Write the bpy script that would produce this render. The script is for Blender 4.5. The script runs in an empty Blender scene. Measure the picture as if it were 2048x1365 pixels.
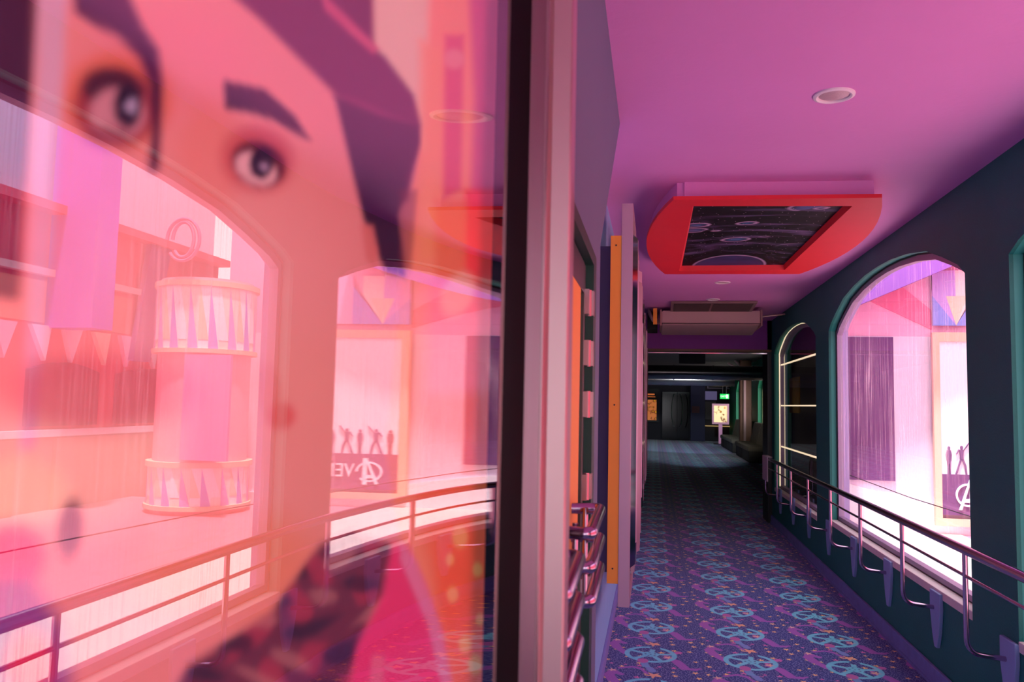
import bpy, bmesh, math, random
import numpy as np
from mathutils import Vector, Matrix
random.seed(7)
PI = math.pi
SC = bpy.context.scene
COL = SC.collection

# ------------------------------------------------------------------ camera
EYE = Vector((0, 0, 1.66))
YAW, PITCH, ROLL = .1776, .0773, .0214
FPX = 1593.0
_f = Vector((-math.sin(YAW)*math.cos(PITCH), math.cos(YAW)*math.cos(PITCH), math.sin(PITCH)))
_r = Vector((math.cos(YAW), math.sin(YAW), 0))
_u = _r.cross(_f)
CR = _r*math.cos(ROLL) + _u*math.sin(ROLL)
CU = -_r*math.sin(ROLL) + _u*math.cos(ROLL)
cd = bpy.data.cameras.new('camera')
cam = bpy.data.objects.new('camera', cd)
COL.objects.link(cam)
cam.matrix_world = Matrix(((CR.x, CU.x, -_f.x, EYE.x), (CR.y, CU.y, -_f.y, EYE.y), (CR.z, CU.z, -_f.z, EYE.z), (0, 0, 0, 1)))
cd.sensor_width = 36; cd.lens = 36*FPX/2048
cd.clip_start = .01; cd.clip_end = 200
cd.dof.use_dof = True; cd.dof.focus_distance = 5.5; cd.dof.aperture_fstop = 6.6
SC.camera = cam

# ------------------------------------------------------------------ world, light, exposure
w = bpy.data.worlds.new('sky'); SC.world = w; w.use_nodes = True
bgn = w.node_tree.nodes['Background']
bgn.inputs[0].default_value = (.95, .95, 1.0, 1); bgn.inputs[1].default_value = 2.7
sd = bpy.data.lights.new('sun', 'SUN'); sd.energy = 10.5; sd.angle = math.radians(3); sd.color = (1, .95, .97)
so = bpy.data.objects.new('sun', sd); COL.objects.link(so)
so.rotation_euler = Vector((.12, .22, -1.0)).to_track_quat('-Z', 'Y').to_euler()
def portal(name, loc, rot, sx, sy):      # sky portal in an opening (guides the daylight sampling, adds no light)
    l = bpy.data.lights.new(name, 'AREA'); l.shape = 'RECTANGLE'; l.size = sx; l.size_y = sy
    l.cycles.is_portal = True
    o = bpy.data.objects.new(name, l); COL.objects.link(o); o.location = loc; o.rotation_euler = rot
SC.view_settings.view_transform = 'Standard'; SC.view_settings.look = 'None'
SC.view_settings.gamma = 1; SC.view_settings.use_curve_mapping = False
SC.view_settings.exposure = 0.0
SC.cycles.use_denoising = True
SC.cycles.max_bounces = 10; SC.cycles.diffuse_bounces = 6; SC.cycles.glossy_bounces = 5
SC.cycles.transparent_max_bounces = 16; SC.cycles.caustics_refractive = False
SC.cycles.sample_clamp_indirect = 8

HC = 2.95          # ceiling height
XW = 1.70          # right wall face
XS = -.164         # door surround face
XL = -.31          # left wall face beyond the doors
YE = 12.2          # end of the corridor

for i_, (loc_, tgt_, en_, col_, ang_) in enumerate([((1.6, 19.0, 2.45), (1.2, 25.5, 0), 420, (.70, .95, 1), 30), ((1.4, 26.6, 3.2), (1.2, 33, 0), 480, (.80, .95, 1), 60), ((.6, 20.5, 2.4), (3.3, 28, .6), 260, (1, .93, .8), 30)]):  # unseen spots added to brighten the lobby floor and benches
    l_ = bpy.data.lights.new('lobby_fill_spot', 'SPOT'); l_.energy = en_; l_.color = col_; l_.spot_size = math.radians(ang_); l_.spot_blend = 1.0; l_.shadow_soft_size = .15
    o_ = bpy.data.objects.new('lobby_fill_spot', l_); COL.objects.link(o_); o_.location = loc_
    o_.rotation_euler = (Vector(tgt_)-Vector(loc_)).to_track_quat('-Z', 'Y').to_euler()
# ------------------------------------------------------------------ helpers
def lin(c):
    return tuple(((v/255)/12.92 if v/255 <= .04045 else ((v/255+.055)/1.055)**2.4) for v in c)
def mat(name, rgb, rough=.5, metal=0, spec=.5, emit=None, es=0, noise=0, nscale=8, bump=0, bscale=60, aniso=0, coat=0):
    m = bpy.data.materials.new(name); m.use_nodes = True
    nt = m.node_tree; b = nt.nodes['Principled BSDF']
    c = lin(rgb)
    b.inputs['Base Color'].default_value = (*c, 1); b.inputs['Roughness'].default_value = rough
    b.inputs['Metallic'].default_value = metal; b.inputs['Specular IOR Level'].default_value = spec
    if coat: b.inputs['Coat Weight'].default_value = coat; b.inputs['Coat Roughness'].default_value = .05
    if aniso: b.inputs['Anisotropic'].default_value = aniso
    if emit: b.inputs['Emission Color'].default_value = (*lin(emit), 1); b.inputs['Emission Strength'].default_value = es
    if noise or bump:
        tc = nt.nodes.new('ShaderNodeTexCoord')
    if noise:
        n = nt.nodes.new('ShaderNodeTexNoise'); n.inputs['Scale'].default_value = nscale; n.inputs['Detail'].default_value = 6
        nt.links.new(tc.outputs['Object'], n.inputs['Vector'])
        mx = nt.nodes.new('ShaderNodeMix'); mx.data_type = 'RGBA'
        mx.inputs[6].default_value = (*[v*(1-noise) for v in c], 1); mx.inputs[7].default_value = (*[min(1, v*(1+noise)) for v in c], 1)
        nt.links.new(n.outputs['Fac'], mx.inputs[0]); nt.links.new(mx.outputs[2], b.inputs['Base Color'])
    if bump:
        n2 = nt.nodes.new('ShaderNodeTexNoise'); n2.inputs['Scale'].default_value = bscale; n2.inputs['Detail'].default_value = 4
        nt.links.new(tc.outputs['Object'], n2.inputs['Vector'])
        bp = nt.nodes.new('ShaderNodeBump'); bp.inputs['Strength'].default_value = bump; bp.inputs['Distance'].default_value = .01
        nt.links.new(n2.outputs['Fac'], bp.inputs['Height']); nt.links.new(bp.outputs[0], b.inputs['Normal'])
    return m

def obj(name, bm, m, parent=None, smooth=False):
    me = bpy.data.meshes.new(name)
    bmesh.ops.recalc_face_normals(bm, faces=bm.faces)
    bm.to_mesh(me); bm.free()
    if smooth:
        for p in me.polygons: p.use_smooth = True
        try: me.set_sharp_from_angle(angle=math.radians(40))
        except Exception: pass
    for mm in (m if isinstance(m, (list, tuple)) else [m]): me.materials.append(mm)
    o = bpy.data.objects.new(name, me); COL.objects.link(o)
    if parent is not None:
        o.parent = parent
        q = parent
        off = Vector((0, 0, 0))
        while q is not None: off += q.location; q = q.parent
        o.location = -off
    return o
def thing(name, label, cat, loc=(0, 0, 0), group=None):
    o = bpy.data.objects.new(name, None); COL.objects.link(o); o.location = loc
    o.empty_display_size = .1
    o['label'] = label; o['category'] = cat
    if group: o['group'] = group
    return o
def tag(o, label, cat, group=None):
    o['label'] = label; o['category'] = cat
    if group: o['group'] = group
    return o
def struct(name, bm, m, smooth=False):
    o = obj(name, bm, m, None, smooth); o['kind'] = 'structure'; return o
def setting(name, loc=(0, 0, 0)):
    o = bpy.data.objects.new(name, None); COL.objects.link(o); o.location = loc; o['kind'] = 'structure'; return o

def BM(): return bmesh.new()
def box(bm, x0, x1, y0, y1, z0, z1, bev=0, mi=0):
    vs = [bm.verts.new((x, y, z)) for x in (x0, x1) for y in (y0, y1) for z in (z0, z1)]
    fs = []
    for idx in ((0, 1, 3, 2), (4, 6, 7, 5), (0, 4, 5, 1), (2, 3, 7, 6), (0, 2, 6, 4), (1, 5, 7, 3)):
        f = bm.faces.new([vs[i] for i in idx]); f.material_index = mi; fs.append(f)
    if bev:
        es = set(e for f in fs for e in f.edges)
        bmesh.ops.bevel(bm, geom=list(es), offset=bev, segments=2, affect='EDGES', profile=.5)
    return bm
def prism(bm, poly, axis, a, b, mi=0):
    """poly: 2D points in the plane perpendicular to axis; x:(y,z)  y:(x,z)  z:(x,y)"""
    def P(p, t):
        return {'x': (t, p[0], p[1]), 'y': (p[0], t, p[1]), 'z': (p[0], p[1], t)}[axis]
    v0 = [bm.verts.new(P(p, a)) for p in poly]; v1 = [bm.verts.new(P(p, b)) for p in poly]
    n = len(poly)
    f = bm.faces.new(v0); f.material_index = mi
    f = bm.faces.new(v1[::-1]); f.material_index = mi
    for i in range(n):
        f = bm.faces.new((v0[i], v0[(i+1) % n], v1[(i+1) % n], v1[i])); f.material_index = mi
    return bm
def tube(bm, pts, r, seg=12, cap=True):
    pts = [Vector(p) for p in pts]; rings = []
    up = Vector((0, 0, 1)); prev = None
    for i, p in enumerate(pts):
        if i == 0: t = pts[1]-pts[0]
        elif i == len(pts)-1: t = pts[-1]-pts[-2]
        else: t = (pts[i+1]-p).normalized() + (p-pts[i-1]).normalized()
        t.normalize()
        if prev is None:
            a = up if abs(t.dot(up)) < .9 else Vector((1, 0, 0))
            n = t.cross(a).normalized()
        else:
            n = (prev - t*prev.dot(t)).normalized()
        prev = n; b = t.cross(n)
        rr = r[i] if isinstance(r, (list, tuple)) else r
        rings.append([bm.verts.new(p + (n*math.cos(2*PI*k/seg) + b*math.sin(2*PI*k/seg))*rr) for k in range(seg)])
    for i in range(len(rings)-1):
        for k in range(seg):
            bm.faces.new((rings[i][k], rings[i][(k+1) % seg], rings[i+1][(k+1) % seg], rings[i+1][k]))
    if cap:
        bm.faces.new(rings[0][::-1]); bm.faces.new(rings[-1])
    return bm
def fillet(pts, rad, n=6):
    pts = [Vector(p) for p in pts]; out = [pts[0]]
    for i in range(1, len(pts)-1):
        p = pts[i]; a = (pts[i-1]-p); b = (pts[i+1]-p)
        d = min(rad, a.length*.49, b.length*.49)
        A = p + a.normalized()*d; B = p + b.normalized()*d
        for k in range(n+1):
            t = k/n; out.append((1-t)**2*A + 2*t*(1-t)*p + t*t*B)
    out.append(pts[-1]); return out
def lathe(bm, prof, c, seg=32, axis='z'):
    rings = []
    for r, h in prof:
        rings.append([bm.verts.new((c[0]+r*math.cos(2*PI*k/seg), c[1]+r*math.sin(2*PI*k/seg), c[2]+h)) for k in range(seg)])
    for i in range(len(rings)-1):
        for k in range(seg):
            bm.faces.new((rings[i][k], rings[i][(k+1) % seg], rings[i+1][(k+1) % seg], rings[i+1][k]))
    bm.faces.new(rings[0][::-1]); bm.faces.new(rings[-1])
    return bm
def quadmesh(pts, m=0):
    bm = BM(); bm.faces.new([bm.verts.new(p) for p in pts]); return bm

# small expression language for shader maths
class X:
    nt = None
    def __init__(s, sock): s.s = sock
    @staticmethod
    def op(o, *a, clamp=False):
        n = X.nt.nodes.new('ShaderNodeMath'); n.operation = o; n.use_clamp = clamp
        for i, v in enumerate(a):
            if isinstance(v, X): X.nt.links.new(v.s, n.inputs[i])
            else: n.inputs[i].default_value = float(v)
        return X(n.outputs[0])
    def __add__(s, o): return X.op('ADD', s, o)
    __radd__ = __add__
    def __sub__(s, o): return X.op('SUBTRACT', s, o)
    def __rsub__(s, o): return X.op('SUBTRACT', o, s)
    def __mul__(s, o): return X.op('MULTIPLY', s, o)
    __rmul__ = __mul__
    def __truediv__(s, o): return X.op('DIVIDE', s, o)
def xabs(a): return X.op('ABSOLUTE', a)
def xmin(a, b): return X.op('MINIMUM', a, b)
def xmax(a, b): return X.op('MAXIMUM', a, b)
def xclamp(a): return X.op('ADD', a, 0.0, clamp=True)
def xmod(a, m): return X.op('FLOORED_MODULO', a, m)
def xlen(a, b): return X.op('SQRT', a*a + b*b)
def xcol(c):
    n = X.nt.nodes.new('ShaderNodeRGB'); n.outputs[0].default_value = (*c, 1); return n.outputs[0]
def xmix(f, a, b):
    n = X.nt.nodes.new('ShaderNodeMix'); n.data_type = 'RGBA'
    if isinstance(f, X): X.nt.links.new(f.s, n.inputs[0])
    else: n.inputs[0].default_value = f
    for i, v in ((6, a), (7, b)):
        if isinstance(v, tuple): n.inputs[i].default_value = (*v[:3], 1)
        else: X.nt.links.new(v, n.inputs[i])
    return n.outputs[2]
def xcoords(src='Object'):
    tc = X.nt.nodes.new('ShaderNodeTexCoord'); sp = X.nt.nodes.new('ShaderNodeSeparateXYZ')
    X.nt.links.new(tc.outputs[src], sp.inputs[0])
    return tc.outputs[src], X(sp.outputs[0]), X(sp.outputs[1]), X(sp.outputs[2])
def xvec(x, y, z=0):
    n = X.nt.nodes.new('ShaderNodeCombineXYZ')
    for i, v in enumerate((x, y, z)):
        if isinstance(v, X): X.nt.links.new(v.s, n.inputs[i])
        else: n.inputs[i].default_value = v
    return n.outputs[0]
def xnoise(vec, scale, detail=3, rough=.5, out='Fac'):
    n = X.nt.nodes.new('ShaderNodeTexNoise'); n.inputs['Scale'].default_value = scale
    n.inputs['Detail'].default_value = detail; n.inputs['Roughness'].default_value = rough
    X.nt.links.new(vec, n.inputs['Vector']); return X(n.outputs[out])

# ------------------------------------------------------------------ materials
def carpet_material():
    m = bpy.data.materials.new('carpet'); m.use_nodes = True; nt = m.node_tree; X.nt = nt
    b = nt.nodes['Principled BSDF']; b.inputs['Roughness'].default_value = .95
    b.inputs['Specular IOR Level'].default_value = .15
    b.inputs['Sheen Weight'].default_value = .3; b.inputs['Sheen Roughness'].default_value = .4
    vec, x, y, z = xcoords()
    TX, TY = .645, .655
    u = xmod(x - (-.01) + .30, TX) - .30
    v = xmod(y - 5.56 + .27, TY) - .27
    S = .006
    def cov(d, s=S): return xclamp(.5 - d/s)
    def seg(ax, ay, bx, by, r):
        dx, dy = bx-ax, by-ay; L = dx*dx+dy*dy
        pa = u-ax; pb = v-ay
        h = xclamp((pa*dx + pb*dy)*(1/L))
        return xlen(pa - h*dx, pb - h*dy) - r
    def path(pts):
        d = None
        for a, c in zip(pts[:-1], pts[1:]):
            s = seg(a[0], a[1], c[0], c[1], (a[2]+c[2])/2)
            d = s if d is None else xmin(d, s)
        return d
    def star(cx, cy, R, rot=.3):
        a = X.op('ARCTAN2', v-cy, u-cx); r = xlen(u-cx, v-cy)
        t = xabs(xmod(a*(5/(2*PI)) + rot, 1.0) - .5)*2
        return r - R*(t*t*.62 + .38)
    navy = lin((26, 54, 136))
    # speckle
    vo = nt.nodes.new('ShaderNodeTexVoronoi'); vo.inputs['Scale'].default_value = 62; vo.voronoi_dimensions = '2D'
    nt.links.new(vec, vo.inputs['Vector'])
    sp = xclamp((.33 - X(vo.outputs['Distance']))*6)
    c = xmix(xnoise(vec, 5, 3), tuple(t*.8 for t in navy), tuple(t*1.25 for t in navy))
    c = xmix(sp*.5, c, lin((190, 205, 250)))
    # small scattered stars
    v2 = nt.nodes.new('ShaderNodeTexVoronoi'); v2.voronoi_dimensions = '2D'; v2.inputs['Scale'].default_value = 9.5
    v2.inputs['Randomness'].default_value = .8
    wv = xvec(u, v); nt.links.new(wv, v2.inputs['Vector'])
    s2 = nt.nodes.new('ShaderNodeSeparateXYZ'); nt.links.new(v2.outputs['Position'], s2.inputs[0])
    s3 = nt.nodes.new('ShaderNodeSeparateXYZ'); nt.links.new(v2.outputs['Color'], s3.inputs[0])
    du = u - X(s2.outputs[0]); dv = v - X(s2.outputs[1]); a = X.op('ARCTAN2', dv, du)
    t = xabs(xmod(a*(5/(2*PI)) + X(s3.outputs[1]), 1.0) - .5)*2
    sd_ = xlen(du, dv) - (t*t*.6 + .4)*(X(s3.outputs[2])*.010 + .017)
    keep = xclamp((X(s3.outputs[0]) - .25)*50)
    pinkf = xclamp((X(s3.outputs[1]) - .7)*50)
    c = xmix(cov(sd_, .004)*keep, c, xmix(pinkf, lin((255, 214, 140)), lin((225, 120, 190))))
    # purple ribbons with a film texture
    rib = path([(-.02, .262, .008), (-.06, .345, .016), (-.11, .372, .018), (-.19, .33, .010)])
    rib = xmin(rib, path([(-.165, -.01, .022), (-.225, .10, .032), (-.252, .19, .036), (-.228, .255, .028), (-.18, .215, .014)]))
    rib = xmin(rib, path([(.11, -.05, .024), (.165, -.11, .032), (.20, -.20, .036), (.222, -.26, .030), (.272, -.25, .020), (.31, -.225, .004)]))
    film = xclamp((X.op('SINE', (u+v)*260) - .3)*2)*.35
    c = xmix(cov(rib), c, xmix(film, lin((160, 92, 190)), lin((205, 135, 225))))
    rib2 = path([(.10, .0, .010), (.15, .055, .020), (.19, .085, .022)])
    c = xmix(cov(rib2), c, lin((205, 110, 190)))
    # reel
    r = xlen(u, v); ang = X.op('ARCTAN2', v, u)
    ring = xabs(r - .156) - .017
    hub = r - .055
    am = xmod(ang + .45, 2*PI/5) - PI/5
    spoke = xmax(xabs(r*X.op('SINE', am)) - .017, r - .15)
    reel = xmin(xmin(ring, hub), spoke)
    am2 = xmod(ang + .1, 2*PI/5) - PI/5
    hole = xlen(r*X.op('COSINE', am2) - .034, r*X.op('SINE', am2)) - .007
    hole = xmin(hole, r - .006)
    reel = xmax(reel, hole*-1)
    notch = xlen(u - .03, v - .14) - .035
    reel = xmax(reel, notch*-1)
    bl = xmix(xnoise(vec, 14, 4), lin((84, 196, 226)), lin((140, 236, 250)))
    c = xmix(cov(reel), c, bl)
    # tail below the reel
    tail = xmin(path([(-.045, -.165, .026), (-.03, -.25, .024), (.0, -.32, .026)]), seg(-.01, .385, .012, .315, .025))
    c = xmix(cov(tail), c, xmix(xclamp((v+.16)*-10), lin((120, 150, 215)), lin((110, 175, 220))))
    bend = xlen(u + .05, (v + .145)*.8) - .036
    c = xmix(cov(bend), c, lin((195, 105, 180)))
    # large stars
    c = xmix(cov(star(.018, .236, .058), .005), c, lin((245, 185, 145)))
    c = xmix(cov(star(.112, -.042, .038, .1), .005), c, lin((240, 195, 175)))
    c = xmix(cov(star(-.235, .283, .034, .5), .005), c, lin((240, 200, 185)))
    nt.links.new(c, b.inputs['Base Color'])
    n2 = nt.nodes.new('ShaderNodeTexNoise'); n2.inputs['Scale'].default_value = 300
    nt.links.new(vec, n2.inputs['Vector'])
    bp = nt.nodes.new('ShaderNodeBump'); bp.inputs['Strength'].default_value = .4; bp.inputs['Distance'].default_value = .004
    nt.links.new(n2.outputs[0], bp.inputs['Height']); nt.links.new(bp.outputs[0], b.inputs['Normal'])
    return m
M_carpet = carpet_material()

def glass_material(name, tint=(1, 1, 1), refl=(.06, .5), dirt=0, rough=0.0):
    """thin pane: see-through with a mirror share that grows at grazing angles; dirt adds dried rain streaks"""
    m = bpy.data.materials.new(name); m.use_nodes = True; nt = m.node_tree; X.nt = nt
    nt.nodes.remove(nt.nodes['Principled BSDF']); out = nt.nodes['Material Output']
    tr = nt.nodes.new('ShaderNodeBsdfTransparent'); tr.inputs[0].default_value = (*tint, 1)
    gl = nt.nodes.new('ShaderNodeBsdfGlossy'); gl.inputs['Roughness'].default_value = rough
    lw = nt.nodes.new('ShaderNodeLayerWeight'); lw.inputs[0].default_value = .5
    f = X(lw.outputs['Facing']); fac = f*f*(refl[1]-refl[0]) + refl[0]
    mx = nt.nodes.new('ShaderNodeMixShader'); nt.links.new(fac.s, mx.inputs[0])
    nt.links.new(tr.outputs[0], mx.inputs[1]); nt.links.new(gl.outputs[0], mx.inputs[2])
    last = mx.outputs[0]
    if dirt:
        vec, x, y, z = xcoords()
        st = xnoise(xvec(x*40, y*40, z*1.2), 1.0, 6, .65)
        st2 = xnoise(xvec(x*9, y*9, z*.5), 1.0, 4)
        bl = xnoise(vec, 1.3, 3)
        k = xclamp((st - .46)*4)*xclamp((st2 - .30)*2.2)*xclamp((bl-.3)*3)
        df = nt.nodes.new('ShaderNodeBsdfTranslucent'); df.inputs[0].default_value = (.9, .85, .9, 1)
        mx2 = nt.nodes.new('ShaderNodeMixShader'); nt.links.new((k*dirt).s, mx2.inputs[0])
        nt.links.new(last, mx2.inputs[1]); nt.links.new(df.outputs[0], mx2.inputs[2]); last = mx2.outputs[0]
        drip = xnoise(xvec(x*30+7, y*30, z*3.5), 1.0, 5, .7)
        kd = xclamp((drip - .69)*14)
        dk = nt.nodes.new('ShaderNodeBsdfDiffuse'); dk.inputs[0].default_value = (.12, .06, .12, 1)
        mx3 = nt.nodes.new('ShaderNodeMixShader'); nt.links.new((kd*.55).s, mx3.inputs[0])
        nt.links.new(last, mx3.inputs[1]); nt.links.new(dk.outputs[0], mx3.inputs[2]); last = mx3.outputs[0]
    nt.links.new(last, out.inputs[0])
    return m
M_case_glass = glass_material('poster_case_glass', refl=(.20, .66))
M_case_glass2 = glass_material('far_case_glass', refl=(.10, .35), rough=.01)
M_glow = mat('warm_glow_strip', (250, 240, 214), .5, emit=(255, 232, 190), es=.9)
M_window = glass_material('dirty_window_glass', refl=(.04, .35), dirt=1.0)
M_window_dark = glass_material('window_glass', refl=(.08, .6), dirt=.02)

M_ceil = mat('purple_ceiling_paint', (226, 146, 214), .7, noise=.06, nscale=1.5, bump=.15, bscale=30)
M_bulk = mat('purple_bulkhead_paint', (150, 70, 165), .7, noise=.05)
M_teal = mat('dark_teal_wall_paint', (8, 112, 102), .6, noise=.10, nscale=5, bump=.2, bscale=90)
M_teal_lit = mat('lit_teal_paint', (48, 150, 138), .55, noise=.06)  # same paint as the wall, lightened: daylight on the reveals put into the colour
M_green = mat('dark_green_paint', (22, 62, 48), .45)
M_blue = mat('blue_wall_paint', (160, 205, 246), .6, noise=.05)
M_slate = mat('slate_blue_wall_paint', (98, 112, 138), .6, noise=.06, nscale=2)
M_lilac = mat('lilac_skirting_paint', (150, 140, 205), .5, noise=.08)
M_skirt = mat('violet_skirting_paint', (120, 138, 196), .5, noise=.25, nscale=14)
M_red = mat('red_paint', (226, 28, 48), .5, noise=.04)
M_orange = mat('orange_board', (252, 170, 54), .5, noise=.03)
M_navy = mat('navy_violet_board', (78, 62, 118), .5)
M_mauve = mat('mauve_brushed_metal', (196, 164, 176), .38, metal=.4, noise=.03)
M_steel = mat('polished_steel', (225, 210, 220), .09, metal=1)
M_steel2 = mat('brushed_steel', (188, 158, 160), .36, metal=.7, noise=.05, nscale=3)
M_rail = mat('steel_rail', (190, 165, 185), .18, metal=1)
M_dark = mat('black_paint', (18, 16, 20), .4)
M_blackm = mat('matt_black', (10, 9, 11), .7)
M_white = mat('white_paint', (238, 232, 236), .5, noise=.03)
M_sill = mat('chalky_white_sill', (225, 222, 215), .7, noise=.1, nscale=20)
M_alu = mat('window_aluminium', (160, 145, 175), .45, metal=.3)
M_ac = mat('beige_plastic', (205, 172, 170), .5)
M_grille = mat('dark_grille', (80, 66, 62), .6)
M_plate = mat('lilac_bracket_paint', (140, 168, 214), .5, noise=.1)
M_wood = mat('brown_wood', (120, 84, 66), .5, noise=.2)
M_cloth = mat('pale_cloth', (190, 185, 195), .9)
M_uph = mat('grey_brown_upholstery', (120, 112, 100), .85, bump=.4, bscale=200)

# ------------------------------------------------------------------ room shell
bm = BM(); box(bm, -6, XW+.24, -6, YE+.2, -.15, 0); box(bm, -6, 6.5, YE+.2, 45, -.15, 0)
struct('floor', bm, M_carpet)
SKY = dict(nl=(.215, 4.70), nr=(1.115, 4.78), fr=(1.080, 6.98), fl=(.205, 6.98))
bm = BM()
box(bm, -3, XW+.3, -6, YE, HC, HC+.25)
struct('ceiling', bm, M_ceil)

# right wall with arched window openings
ARCH = [(0, 0), (.03, .07), (.10, .165), (.18, .26), (.29, .32), (.40, .352), (.5, .36), (.60, .352), (.71, .32), (.82, .26), (.90, .165), (.97, .07), (1, 0)]
def arch_outline(y0, y1, zs, zb, rise):
    """opening outline in (y, z), counter-clockwise from bottom near"""
    return [(y0, zb), (y1, zb)] + [(y1 + (y0-y1)*t, zs + rise/.36*h) for t, h in ARCH]
WINS = [  # (y0, y1, spring, sill, rise)
    (4.77, 8.30, 2.435, .585, .34),
    (.68, 4.21, 2.435, .585, .25),
    (8.95, 11.95, 2.44, .53, .27),
    (-3.45, .10, 2.435, .585, .25),
]
def wall_with_windows(bm, x0, x1, ya, yb, zt, wins):
    wins = sorted(wins)
    cur = ya
    for (y0, y1, zs, zb, rise) in wins:
        box(bm, x0, x1, cur, y0, 0, zt); box(bm, x0, x1, y0, y1, 0, zb)
        o = arch_outline(y0, y1, zs, zb, rise)[2:]        # from y1 side to y0 side
        for a, c in zip(o[:-1], o[1:]):
            prism(bm, [(a[0], a[1]), (a[0], zt), (c[0], zt), (c[0], c[1])], 'x', x0, x1)
        cur = y1
    box(bm, x0, x1, cur, yb, 0, zt)
bm = BM(); wall_with_windows(bm, XW, XW+.02, -4.5, YE, HC, WINS)
struct('wall_right', bm, M_teal)
bm = BM(); wall_with_windows(bm, XW+.02, XW+.10, -4.5, YE, HC+.2, WINS)
struct('wall_right_reveals', bm, M_teal_lit)
bm = BM(); wall_with_windows(bm, XW+.10, XW+.18, -4.5, YE, HC+.2, WINS)
struct('wall_right_outer', bm, mat('lavender_outer_paint', (176, 160, 212), .7))
for i, (y0, y1, zs, zb, rise) in enumerate(WINS):
    w_ = setting('window_%d' % (i+1), (XW+.1, (y0+y1)/2, zb))
    o = arch_outline(y0, y1, zs, zb, rise)
    cyc = (y0+y1)/2; czc = (zb+zs)/2
    def inset(p, d):
        y = p[0] + (d if p[0] < cyc-.01 else (-d if p[0] > cyc+.01 else 0)); z = p[1] + (d if p[1] < czc else -d)
        return (y, z)
    bmf = BM()
    for a, c in zip(o, o[1:]+o[:1]):
        ia, ic = inset(a, .045), inset(c, .045)
        if (Vector(a)-Vector(c)).length < 1e-5: continue
        prism(bmf, [a, c, ic, ia], 'x', XW+.07, XW+.12)
    obj('window_frame', bmf, M_alu, w_)
    bmk = BM()
    for a, c in zip(o, o[1:]+o[:1]):
        if (Vector(a)-Vector(c)).length < 1e-5: continue
        prism(bmk, [a, c, inset(c, .010), inset(a, .010)], 'x', XW+.064, XW+.07)
    obj('gasket', bmk, M_dark, w_)
    bmg = BM()
    f = bmg.faces.new([bmg.verts.new((XW+.10, *inset(p, .02))) for p in o[:-1]])
    obj('pane', bmg, M_window if i != 2 else M_window_dark, w_)
    bms = BM(); box(bms, XW-.004, XW+.10, y0, y1, zb-.045, zb+.005, .004)
    obj('window_sill', bms, M_sill, w_)
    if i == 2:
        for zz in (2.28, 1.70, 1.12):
            bb = BM(); box(bb, XW+.085, XW+.097, y0+.03, y1-.03, zz-.008, zz+.008)  # glazing bars made to glow, in place of light reflected on them
            obj('glow_strip', bb, M_glow, w_)
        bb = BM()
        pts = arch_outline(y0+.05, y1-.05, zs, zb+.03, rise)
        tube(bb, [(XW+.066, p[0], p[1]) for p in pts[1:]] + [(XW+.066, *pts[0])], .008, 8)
        obj('glow_strip', bb, M_glow, w_)
# wall end pilaster
bm = BM(); box(bm, XW-.06, XW+.24, YE, YE+.55, 0, HC)
struct('trim_1', bm, M_dark)
# baseboards
bm = BM(); box(bm, XW-.022, XW, -4.5, YE, 0, .115, .004); box(bm, XW-.03, XW-.02, -4.5, YE, 0, .02)
struct('baseboard_right', bm, M_skirt)
bm = BM(); box(bm, XL, XL+.02, 2.42, YE, 0, .09, .004)
struct('baseboard_left', bm, M_lilac)
# left walls
bm = BM(); box(bm, XL-.2, XL, 2.42, YE+.2, 0, HC)
struct('wall_left', bm, M_blue)
bm = BM(); box(bm, XL-.25, XL-.05, -4.5, 1.0, 0, HC)
struct('wall_left_near', bm, M_slate)
# door surround: header with a raking end, and the pier beyond the door
bm = BM()
prism(bm, [(1.0, 2.07), (2.40, 2.07), (2.40, 2.147), (3.60, HC), (1.0, HC)], 'x', XL+.005, XS)
prism(bm, [(-4.5, 2.50), (1.0, 2.50), (1.0, HC), (-4.5, HC)], 'x', XL-.05, XS)
prism(bm, [(2.22, 0), (2.40, 0), (2.40, 2.07), (2.22, 2.07)], 'x', XL+.005, XS)
struct('wall_door_surround', bm, [M_slate])
# rear of corridor stays open to the forecourt; a slim lintel only
# end bulkhead
bm = BM(); box(bm, -3, XW+.24, YE, YE+.5, 2.52, 3.5)
struct('wall_bulkhead', bm, M_bulk)
bm = BM(); box(bm, -.4, XW+.1, YE-.01, YE+.5, 2.485, 2.52)
struct('trim_2', bm, M_wood)
bm = BM(); box(bm, -.4, XW, YE+.02, YE+.04, 2.455, 2.47)
struct('trim_3', bm, M_steel)

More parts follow.
